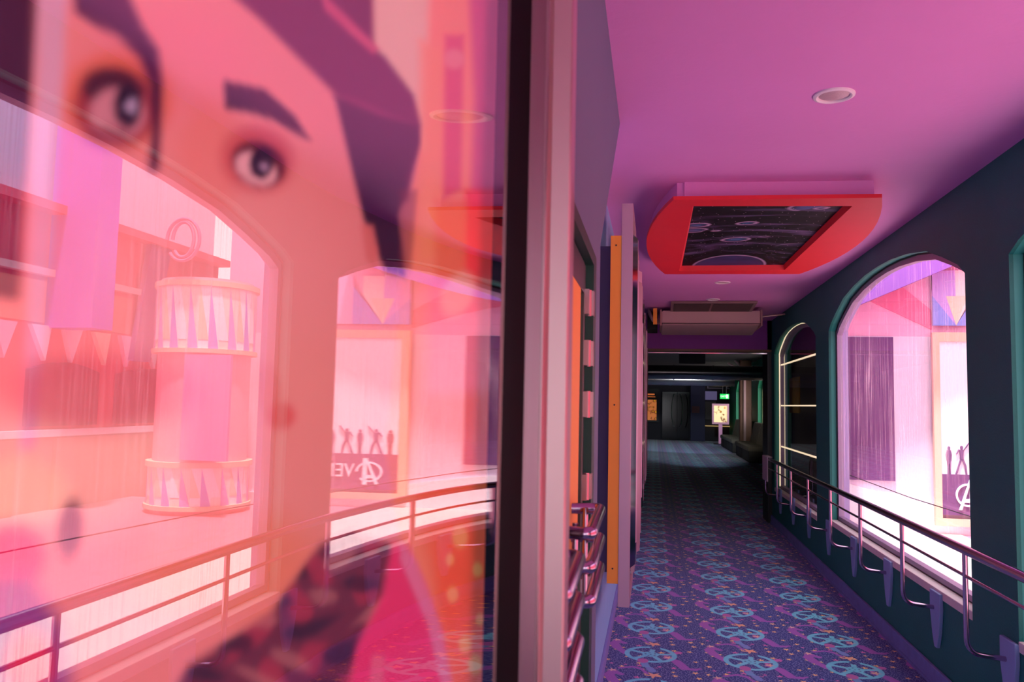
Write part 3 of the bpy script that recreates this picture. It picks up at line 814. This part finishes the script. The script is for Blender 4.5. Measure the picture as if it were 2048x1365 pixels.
# --- printed poster: colours laid down as soft shapes
def project(Y, Z):
    dx = np.full_like(Y, XP); dy = Y; dz = Z-1.66
    a = dx*CR.x+dy*CR.y+dz*CR.z; b_ = dx*CU.x+dy*CU.y+dz*CU.z; c = dx*_f.x+dy*_f.y+dz*_f.z
    return 1024+FPX*a/c, 682.5-FPX*b_/c
def sdpoly(px, py, poly):
    poly = np.array(poly, float); n = len(poly); d = np.full(px.shape, 1e18); inside = np.zeros(px.shape, bool)
    for i in range(n):
        a = poly[i]; b_ = poly[(i+1) % n]; e = b_-a; wx = px-a[0]; wy = py-a[1]
        tt = np.clip((wx*e[0]+wy*e[1])/(e@e+1e-9), 0, 1)
        d = np.minimum(d, (wx-e[0]*tt)**2+(wy-e[1]*tt)**2)
        c = ((a[1] > py) != (b_[1] > py)) & (px < (b_[0]-a[0])*(py-a[1])/(b_[1]-a[1]+1e-12)+a[0])
        inside ^= c
    d = np.sqrt(d); return np.where(inside, -d, d)
yy = np.concatenate([np.linspace(.10, .94, 381)]); zz = np.linspace(1.02, 2.34, 481)
YY, ZZ = np.meshgrid(yy, zz, indexing='ij'); PX, PY = project(YY, ZZ)
img = np.zeros(YY.shape+(3,)); img[:] = lin((238, 146, 144))
def paint(sd, rgb, soft, op=1):
    f = np.clip(.5 - sd/soft, 0, 1); f = f*f*(3-2*f)*op
    img[:] = img*(1-f[..., None]) + np.array(lin(rgb))*f[..., None]
def poly(p, rgb, soft=14, op=1): paint(sdpoly(PX, PY, p), rgb, soft, op)
def blob(cx, cy, rx, ry, rgb, soft=.6, op=1, rot=0):
    c, s = math.cos(rot), math.sin(rot); u = (PX-cx)*c+(PY-cy)*s; v = -(PX-cx)*s+(PY-cy)*c
    paint((np.sqrt((u/rx)**2+(v/ry)**2)-1), rgb, soft, op)
def wob(a, b_, s=1.0): return np.sin(PX*a+1.3*np.sin(PY*b_*.7)+s)*np.cos(PY*b_+1.1*np.sin(PX*a*.6)+s*2)
# skin tones
blob(330, 130, 170, 120, (240, 138, 148), .9, .8)
blob(440, 600, 260, 230, (242, 165, 160), .9, .7)
blob(420, 320, 60, 120, (240, 130, 120), .9, .5)
blob(150, 900, 200, 160, (248, 205, 185), .9, .8)
blob(600, 900, 140, 240, (240, 160, 148), .9, .8)
blob(450, 1130, 190, 110, (238, 140, 105), .9, .8)
# background to the right of the face
poly([(735, -80), (1040, -80), (1040, 1400), (900, 1400), (860, 1180), (800, 1080), (770, 900), (790, 700), (800, 560), (840, 300), (820, 180), (740, 90)], (250, 150, 118), 20)
poly([(740, -80), (860, -80), (850, 300), (830, 210), (745, 110)], (236, 196, 176), 26)
poly([(840, 80), (885, 100), (885, 520), (840, 520)], (250, 156, 110), 30, .8)
poly([(935, -80), (1040, -80), (1040, 420), (940, 420), (948, 200)], (208, 84, 128), 26, .95)
poly([(890, 70), (928, 70), (922, 380), (886, 400)], (222, 80, 112), 20, .9)
blob(908, 118, 20, 20, (240, 150, 150), .8, .8)
poly([(930, 380), (1040, 380), (1040, 600), (925, 600)], (255, 66, 70), 22, .95)
poly([(870, 400), (935, 400), (930, 560), (870, 570)], (240, 110, 70), 26, .7)
poly([(860, 570), (1040, 560), (1040, 800), (850, 800)], (250, 132, 140), 40, .9)
blob(915, 590, 30, 45, (252, 190, 170), .8, .9, .5)
poly([(850, 790), (1040, 780), (1040, 1400), (900, 1400), (870, 1180), (830, 1000)], (248, 118, 84), 50)
blob(935, 1180, 60, 160, (255, 96, 60), .8, .6)
for (cx, cy, r) in [(920, 1075, 22), (955, 1140, 14), (905, 1190, 16), (960, 1240, 12), (930, 1290, 18), (900, 1120, 12), (950, 1330, 20), (975, 1180, 10)]:
    blob(cx, cy, r*.7, r, (255, 190, 120), .8, .7)
poly([(1003, -80), (1060, -80), (1060, 1450), (975, 1450)], (235, 20, 40), 8, .8)
# cap
poly([(440, -120), (640, -120), (700, 60), (770, 112), (828, 190), (842, 250), (838, 300), (815, 400), (792, 420), (740, 250), (668, 187), (600, 120), (520, 40), (462, -10)], (104, 34, 74), 18)
poly([(650, -120), (745, -120), (748, 95), (700, 60), (662, 10)], (100, 32, 66), 22)
poly([(640, -20), (660, 0), (760, 98), (745, 108), (650, 20)], (215, 90, 120), 14, .8)
poly([(665, 190), (700, 195), (830, 250), (826, 268), (760, 235), (690, 215)], (158, 60, 104), 20, .7)
# hair over the ear
poly([(668, 190), (760, 232), (836, 250), (840, 285), (816, 350), (800, 430), (812, 556), (771, 546), (750, 500), (727, 440), (701, 330)], (58, 18, 54), 16)
poly([(800, 380), (835, 380), (822, 540), (800, 540)], (120, 40, 60), 16, .6)
poly([(722, 448), (746, 452), (756, 500), (752, 540), (732, 520)], (225, 120, 115), 14, .9)
# eyebrow and eye (right)
poly([(446, 160), (470, 165), (530, 178), (560, 205), (590, 232), (622, 284), (592, 268), (545, 240), (500, 226), (450, 218)], (48, 10, 40), 12)
blob(515, 318, 72, 66, (196, 62, 78), .6, .7, .35)
blob(518, 328, 56, 44, (92, 28, 60), .35, .9, .45)
blob(512, 338, 44, 30, (235, 180, 186), .35, 1, .5)
blob(523, 326, 24, 32, (58, 30, 62), .3, 1, .1)
blob(528, 334, 9, 9, (190, 160, 190), .5, .9)
# left eye
blob(235, 200, 108, 96, (226, 112, 84), .5, .9)
blob(232, 215, 84, 80, (150, 46, 70), .4, .9)
blob(225, 178, 62, 42, (66, 26, 54), .5, .9, .2)
blob(235, 228, 56, 52, (206, 138, 150), .35, 1)
blob(255, 212, 28, 46, (54, 26, 56), .35, 1)
blob(262, 214, 11, 14, (180, 165, 195), .5, .9)
blob(215, 270, 45, 18, (130, 36, 66), .6, .6)
# hair strand by the left eye
poly([(140, -90), (225, -90), (285, 50), (318, 100), (326, 170), (322, 260), (318, 345), (296, 345), (304, 250), (300, 170), (278, 118), (235, 72), (190, 52), (150, 25)], (78, 26, 66), 18)
# far left strip and pale bar
poly([(-200, -120), (78, -120), (60, 260), (40, 600), (-200, 600)], (78, 34, 66), 14)
poly([(80, -120), (140, -120), (126, 150), (110, 420), (70, 900), (40, 900), (62, 420), (72, 200)], (222, 172, 196), 14, .95)
# lower left
blob(40, 985, 95, 70, (240, 214, 180), .7, .95)
blob(140, 1060, 26, 60, (52, 36, 74), .6, .9, .1)
blob(30, 1110, 60, 60, (236, 44, 108), .7, .95)
poly([(-200, 1160), (60, 1150), (130, 1260), (150, 1450), (-200, 1450)], (120, 56, 140), 60, .9)
blob(60, 1330, 50, 70, (226, 50, 80), .8, .9)
blob(190, 785, 190, 80, (206, 88, 104), .8, .75)
# mouth corner, jaw
blob(562, 832, 28, 26, (226, 92, 92), .8, .9)
blob(540, 790, 26, 70, (232, 130, 120), .9, .6, -.2)
# scarf and jacket
sc_ = [(640, 1090), (700, 1060), (780, 1090), (800, 1160), (750, 1220), (690, 1400), (300, 1450), (380, 1330), (450, 1285), (540, 1230), (590, 1160)]
poly(sc_, (118, 52, 78), 26)
m_ = sdpoly(PX, PY, sc_)
w1 = wob(.045, .035); w2 = wob(.03, .05, 2.)
paint(np.maximum(m_/20, .35-w1), (176, 60, 88), .5, .8); paint(np.maximum(m_/20, .45+w2), (52, 34, 62), .5, .8); paint(np.maximum(m_/20, .75-w2*1.2), (200, 130, 130), .4, .5)
poly([(785, 1085), (815, 1090), (850, 1170), (885, 1270), (912, 1450), (680, 1450), (715, 1290), (765, 1190)], (238, 62, 122), 22)
poly([(802, 1085), (830, 1120), (880, 1250), (915, 1420), (895, 1420), (855, 1250), (800, 1120)], (232, 140, 178), 16, .8)
poly([(745, 1310), (770, 1315), (760, 1450), (730, 1450)], (235, 120, 150), 12, .7)
me = bpy.data.meshes.new('poster_print')
ny, nz = YY.shape
verts = np.stack([np.full(YY.size, XP), YY.ravel(), ZZ.ravel()], 1)
idx = np.arange(ny*nz).reshape(ny, nz)
quads = np.stack([idx[:-1, :-1], idx[1:, :-1], idx[1:, 1:], idx[:-1, 1:]], -1).reshape(-1, 4)
me.from_pydata(verts.tolist(), [], quads.tolist())
ca = me.color_attributes.new('print', 'FLOAT_COLOR', 'POINT')
ca.data.foreach_set('color', np.concatenate([img.reshape(-1, 3), np.ones((img.shape[0]*img.shape[1], 1))], 1).ravel().astype(np.float32))
mp = bpy.data.materials.new('poster_print'); mp.use_nodes = True; nt = mp.node_tree
at = nt.nodes.new('ShaderNodeAttribute'); at.attribute_name = 'print'; b = nt.nodes['Principled BSDF']
nt.links.new(at.outputs['Color'], b.inputs['Base Color']); nt.links.new(at.outputs['Color'], b.inputs['Emission Color'])
b.inputs['Emission Strength'].default_value = .47; b.inputs['Roughness'].default_value = .8; b.inputs['Specular IOR Level'].default_value = .1
me.materials.append(mp)
po = bpy.data.objects.new('poster', me); COL.objects.link(po); po.parent = t; po.location = -t.location
po['label'] = 'backlit film poster of a young person in a dark cap, very close and soft'

# ------------------------------------------------------------------ outside the windows
bm = BM(); box(bm, 3.3, 14, -8, 9.6, -.3, .32)
struct('ground_tiles', bm, mat('rose_tiles', (214, 128, 150), .35, noise=.1, nscale=3))
bm = BM(); box(bm, XW+.18, 3.3, -8, 9.6, -.3, .33)
box(bm, -14, XW+.24, -20, -6, -.3, -.02); box(bm, 6.5, 16, 12.5, 48, -.3, -.02); box(bm, 3.82, 6.49, 12.5, 48, -.14, .02)
struct('ground', bm, mat('pale_paving', (212, 196, 192), .8, noise=.05, nscale=2))
M_pinkw = mat('pink_facade_paint', (246, 176, 206), .8, noise=.05, nscale=2)
M_rose = mat('rose_stripe_paint', (240, 120, 158), .8)
M_lav = mat('lavender_white_paint', (232, 212, 230), .8, noise=.04)
M_cream = mat('cream_paint', (246, 226, 214), .8)
M_plum = mat('plum_shutter', (112, 62, 120), .7, noise=.15, nscale=30)
M_peach = mat('peach_frame_paint', (248, 196, 168), .7)
M_pale = mat('near_white_panel', (250, 240, 246), .7)
M_eave = mat('violet_eave_paint', (138, 84, 178), .7)
Mb, My, Mp_ = mat('pastel_blue', (140, 150, 226), .7), mat('pastel_yellow', (248, 214, 186), .7), mat('pastel_pink', (240, 180, 218), .7)
M_lil = mat('pastel_lilac', (196, 160, 226), .7)
t = thing('end_building', 'pink building face with plum shutter and slanting violet eave outside the tall window', 'building', (4, 9.7, 0))
bm = BM(); prism(bm, [(1.96, 0), (5.2, 0), (5.2, 2.5), (1.96, 2.5)], 'y', 9.60, 9.9); obj('lower_wall', bm, M_lav, t)
bm = BM(); prism(bm, [(1.96, 2.5), (5.2, 2.5), (5.2, 4.6), (1.96, 4.6)], 'y', 9.60, 9.9); obj('upper_wall', bm, M_pinkw, t)
bm = BM(); prism(bm, [(1.96, -.02), (5.2, -.02), (5.2, .45), (3.04, .45), (3.04, .62), (1.96, .88)], 'y', 9.56, 9.60); obj('plinth', bm, M_pale, t)
bm = BM(); box(bm, 2.12, 2.65, 9.57, 9.60, .88, 2.49); obj('shutter', bm, M_plum, t)
bm = BM(); prism(bm, [(2.42, 2.90), (2.72, 3.10), (3.06, 2.80), (3.06, 2.58)], 'y', 9.585, 9.60); obj('rose_stripe', bm, M_rose, t)
bm = BM(); prism(bm, [(1.96, 2.70), (3.6, 3.43), (3.6, 3.75), (1.96, 3.4)], 'y', 9.2, 9.58); obj('eave', bm, M_eave, t)
for k, (tri, mm) in enumerate([([(3.06, 2.62), (3.30, 2.62), (3.06, 2.95)], Mb), ([(3.30, 2.62), (3.42, 2.95), (3.2, 2.95)], My), ([(3.06, 2.95), (3.30, 2.62), (3.30, 3.24), (3.06, 3.24)], M_lil), ([(3.30, 3.24), (3.30, 2.62), (3.5, 3.0), (3.5, 3.24)], M_cream), ([(3.30, 2.62), (3.6, 2.62), (3.6, 3.1)], Mb), ([(3.06, 3.24), (3.22, 3.24), (3.06, 3.02)], Mb), ([(3.6, 2.62), (3.6, 3.24), (3.95, 3.24), (3.95, 2.62)], Mp_), ([(3.7, 2.62), (3.95, 2.62), (3.8, 3.2)], Mb)]):
    bm = BM(); prism(bm, tri, 'y', 9.535+.002*k, 9.565); obj('harlequin_triangle', bm, mm, t)
# rear block that keeps the side of the far window dark
bm = BM(); box(bm, 1.96, 5.2, 9.9, 12.1, 0, 4.6); obj('rear_block', bm, mat('dark_side_wall', (24, 20, 30), .6), t)
bm = BM(); box(bm, 1.945, 1.96, 11.4, 13.6, 1.6, 2.1); obj('side_notice', bm, mat('mustard_patch', (130, 110, 30), .7, noise=.5, nscale=6), t)
# sign board
t = thing('film_display_board', 'peach framed board with small silhouettes above a plum sign with pale ring and letters', 'display board', (3.4, 9.5, .4))
bm = BM()
for a in ((3.04, 3.11, .42, 2.54), (4.30, 4.37, .42, 2.54)): box(bm, a[0], a[1], 9.50, 9.555, a[2], a[3])
box(bm, 3.11, 4.30, 9.50, 9.555, 2.44, 2.54); box(bm, 3.11, 4.30, 9.50, 9.555, .42, .50); obj('frame', bm, M_peach, t)
bm = BM(); box(bm, 3.11, 4.30, 9.53, 9.555, .98, 2.44); obj('panel', bm, M_pale, t)
bm = BM(); box(bm, 3.11, 4.30, 9.51, 9.555, .54, .98); obj('sign_panel', bm, mat('plum_sign', (112, 70, 118), .6, noise=.1, nscale=30), t)
bm = BM(); n = 40; ro, ri = .125, .105; cxx, czz = 3.37, .76
a0 = [(cxx+ro*math.cos(2*PI*k/n), czz+ro*math.sin(2*PI*k/n)) for k in range(n)]; b0 = [(cxx+ri*math.cos(2*PI*k/n), czz+ri*math.sin(2*PI*k/n)) for k in range(n)]
for k in range(n):
    j = (k+1) % n
    if 34 < k: continue
    prism(bm, [a0[k], a0[j], b0[j], b0[k]], 'y', 9.498, 9.51)
obj('ring', bm, M_pale, t)
bm = BM()
prism(bm, [(3.275, .60), (3.305, .60), (3.405, .93), (3.385, .93)], 'y', 9.492, 9.507); prism(bm, [(3.385, .93), (3.425, .93), (3.425, .60), (3.385, .60)], 'y', 9.490, 9.507); prism(bm, [(3.31, .68), (3.40, .68), (3.40, .72), (3.32, .72)], 'y', 9.494, 9.507)
obj('letter_a', bm, M_pale, t)
text('VENGERS', .24, (3.86, 9.503, .765), M_pale, t, sx=.70)
M_sil = mat('plum_silhouette', (120, 84, 128), .7)
def person_shape(x, z0, h, pose):
    s = h/.31; bm = BM()
    def P(pts): prism(bm, [(x+a*s, z0+b_*s) for a, b_ in pts], 'y', 9.512, 9.53)
    P([(-.010, .275), (.012, .275), (.014, .305), (0, .315), (-.012, .305)])
    P([(-.022, .27), (.022, .27), (.016, .20), (.018, .165), (-.018, .165), (-.016, .20)])
    if pose == 0:
        P([(-.018, .167), (.018, .167), (.014, .08), (.016, .0), (.004, 0), (.002, .12), (-.004, .12), (-.006, 0), (-.016, 0), (-.014, .08)])
        P([(.020, .268), (.030, .22), (.022, .15), (.018, .16), (.020, .22)]); P([(-.020, .268), (-.030, .22), (-.022, .15), (-.018, .16), (-.020, .22)])
    else:
        P([(-.016, .168), (.004, .168), (-.022, .10), (-.046, .015), (-.060, .0), (-.066, .006), (-.040, .09)])
        P([(.0, .168), (.018, .168), (.044, .10), (.052, .0), (.038, .0), (.028, .09)])
        P([(.020, .268), (.052, .30), (.078, .345), (.074, .35), (.046, .31), (.016, .25)]); P([(-.020, .268), (-.048, .22), (-.058, .22), (-.030, .275)])
    obj('silhouette', bm, M_sil, t)
for x, h, p in ((3.19, .30, 0), (3.32, .31, 1), (3.47, .30, 0), (3.60, .31, 1), (3.74, .29, 0), (3.89, .30, 1), (4.04, .30, 0)): person_shape(x, .98, h, p)
# arcade opposite (seen mirrored in the poster glass)
t = thing('arcade_building', 'long pink and red shop front with arched doorways seen mirrored in poster glass', 'building', (6.6, 7, 0))
M_redf = mat('coral_red_facade', (232, 84, 104), .8, noise=.12, nscale=2)
M_maroon = mat('maroon_doorway', (112, 24, 60), .7, noise=.2, nscale=3)
bm = BM(); box(bm, 6.5, 6.9, -8, 11.5, -.02, 3.75); obj('wall', bm, M_redf, t)
bm = BM(); box(bm, 6.6, 6.9, -8, 11.5, 3.75, 7.2); obj('upper_wall', bm, mat('pale_pink_upper', (232, 208, 236), .8), t)
bm = BM(); box(bm, 6.30, 6.5, -8, 11.5, 3.70, 3.80); obj('cornice', bm, mat('red_cornice', (236, 84, 110), .7), t)
bm = BM(); box(bm, 6.40, 6.5, -8, 11.5, 2.98, 3.06); obj('string_course', bm, mat('pale_rose_trim', (244, 190, 196), .7), t)
M_salmon = mat('salmon_board', (240, 140, 120), .7)
for k in range(7):
    bm = BM(); box(bm, 6.46, 6.5, 1.0+k*1.5, 1.9+k*1.5, 2.45, 2.92); obj('sign_board', bm, M_salmon, t)
for k in range(22):
    y = .2 + k*.5; bm = BM()
    prism(bm, [(y, 2.42), (y+.3, 2.42), (y+.15+.08*(k % 2), 2.02)], 'x', 6.44, 6.5); obj('pennant', bm, [M_lav, My, Mp_, M_lav][k % 4], t)
for (a, b_) in ((4.9, 6.4), (7.72, 8.85), (9.2, 10.75)):
    bm = BM(); o = [(a, 1.28), (b_, 1.28), (b_, 1.92)] + [(b_+(a-b_)*q, 1.92+.10*math.sin(PI*q)) for q in np.linspace(.1, .9, 7)] + [(a, 1.92)]
    prism(bm, o, 'x', 6.45, 6.5); obj('upper_window', bm, M_maroon, t)
for (a, b_) in ((4.4, 5.6), (6.2, 7.6), (8.2, 9.9)):
    bm = BM(); box(bm, 6.45, 6.5, a, b_, 0, 1.14); obj('doorway', bm, mat('russet_doorway', (196, 88, 84), .7, noise=.2), t)
bm = BM(); box(bm, 6.42, 6.5, 4.3, 10.9, 1.16, 1.24); obj('ledge', bm, M_lav, t)
bm = BM(); box(bm, 5.9, 6.5, 7.95, 8.30, 2.4, 7.0); obj('violet_pilaster', bm, mat('violet_pilaster', (140, 96, 214), .7), t)
bm = BM(); prism(bm, [(9.6, 3.7), (10.05, 3.7), (9.7, 2.1), (9.35, 2.1)], 'x', 6.36, 6.44); obj('slate_banner', bm, mat('slate_banner', (84, 60, 130), .7), t)
# advertising column
t = thing('advertising_column', 'round pastel advertising column with harlequin bands outside the window', 'column', (4.95, 9.0, 0))
CX, CY, RR = 4.98, 8.75, .56
def drum(z0, z1, r, mm, name):
    bm = BM(); lathe(bm, [(r, z0), (r, z1)], (CX, CY, 0), 40); return obj(name, bm, mm, t, True)
drum(0, 3.02, RR-.04, mat('pink_column_paint', (246, 168, 186), .7), 'shaft')
for z0, z1 in ((2.20, 2.92), (.42, .85)):
    for k in range(16):
        a0_, a1_ = 2*PI*k/16, 2*PI*(k+1)/16; am_ = (a0_+a1_)/2
        for j, mm in enumerate(([M_pale, Mb, My], [M_cream, M_lil, M_pale])[k % 2]):
            bm = BM(); rr = RR+.002*j
            P3 = lambda a, z: (CX+rr*math.cos(a), CY+rr*math.sin(a), z)
            if j == 0: pts = [P3(a0_, z0), P3(am_, z0), P3(a1_, z0), P3(a1_, z1), P3(am_, z1), P3(a0_, z1)]
            elif j == 1: pts = [P3(a0_, z0), P3(am_, z0), P3(am_, z1)]
            else: pts = [P3(am_, z0+.1), P3(a1_, z0+.1), P3(a1_, z1)]
            bm.faces.new([bm.verts.new(p) for p in pts])
            obj('harlequin_band', bm, mm, t)
    drum(z1, z1+.06, RR+.03, M_peach, 'band_rim'); drum(z0-.05, z0, RR+.03, M_peach, 'band_rim')
bm = BM(); box(bm, CX-.70, CX-.14, CY-.64, CY-.60, .95, 2.12); obj('banner', bm, mat('lilac_banner', (176, 130, 190), .7), t)
bm = BM(); n = 30
for (rx, rz) in ((.13, .20), (.20, .24)):
    tube(bm, [(CX-.06+rx*math.cos(a), CY-.66, 3.42+rz*math.sin(a)) for a in np.linspace(0, 5.6, 30)], .02, 6)
obj('round_emblem', bm, mat('rose_emblem', (216, 110, 150), .7), t, True)
# cable outside the window
bm = BM(); tube(bm, [(2.02, 9.4, .98), (2.2, 7.5, .91), (2.3, 6.2, .90), (2.35, 4.6, .95), (2.4, 1.0, 1.02)], .004, 6)
tag(obj('cable', bm, M_dark), 'thin dark cable sagging across outside the tall window', 'cable')

# sky portals in the openings
for (y0, y1, zs, zb, rise) in WINS:
    if y0 < 8: portal('daylight_portal', (XW+.26, (y0+y1)/2, (zb+zs)/2), (0, PI/2, 0), zs-zb+.5, y1-y0)
portal('daylight_portal', (.7, -4.55, 1.5), (PI/2, 0, 0), 2.6, 2.9)
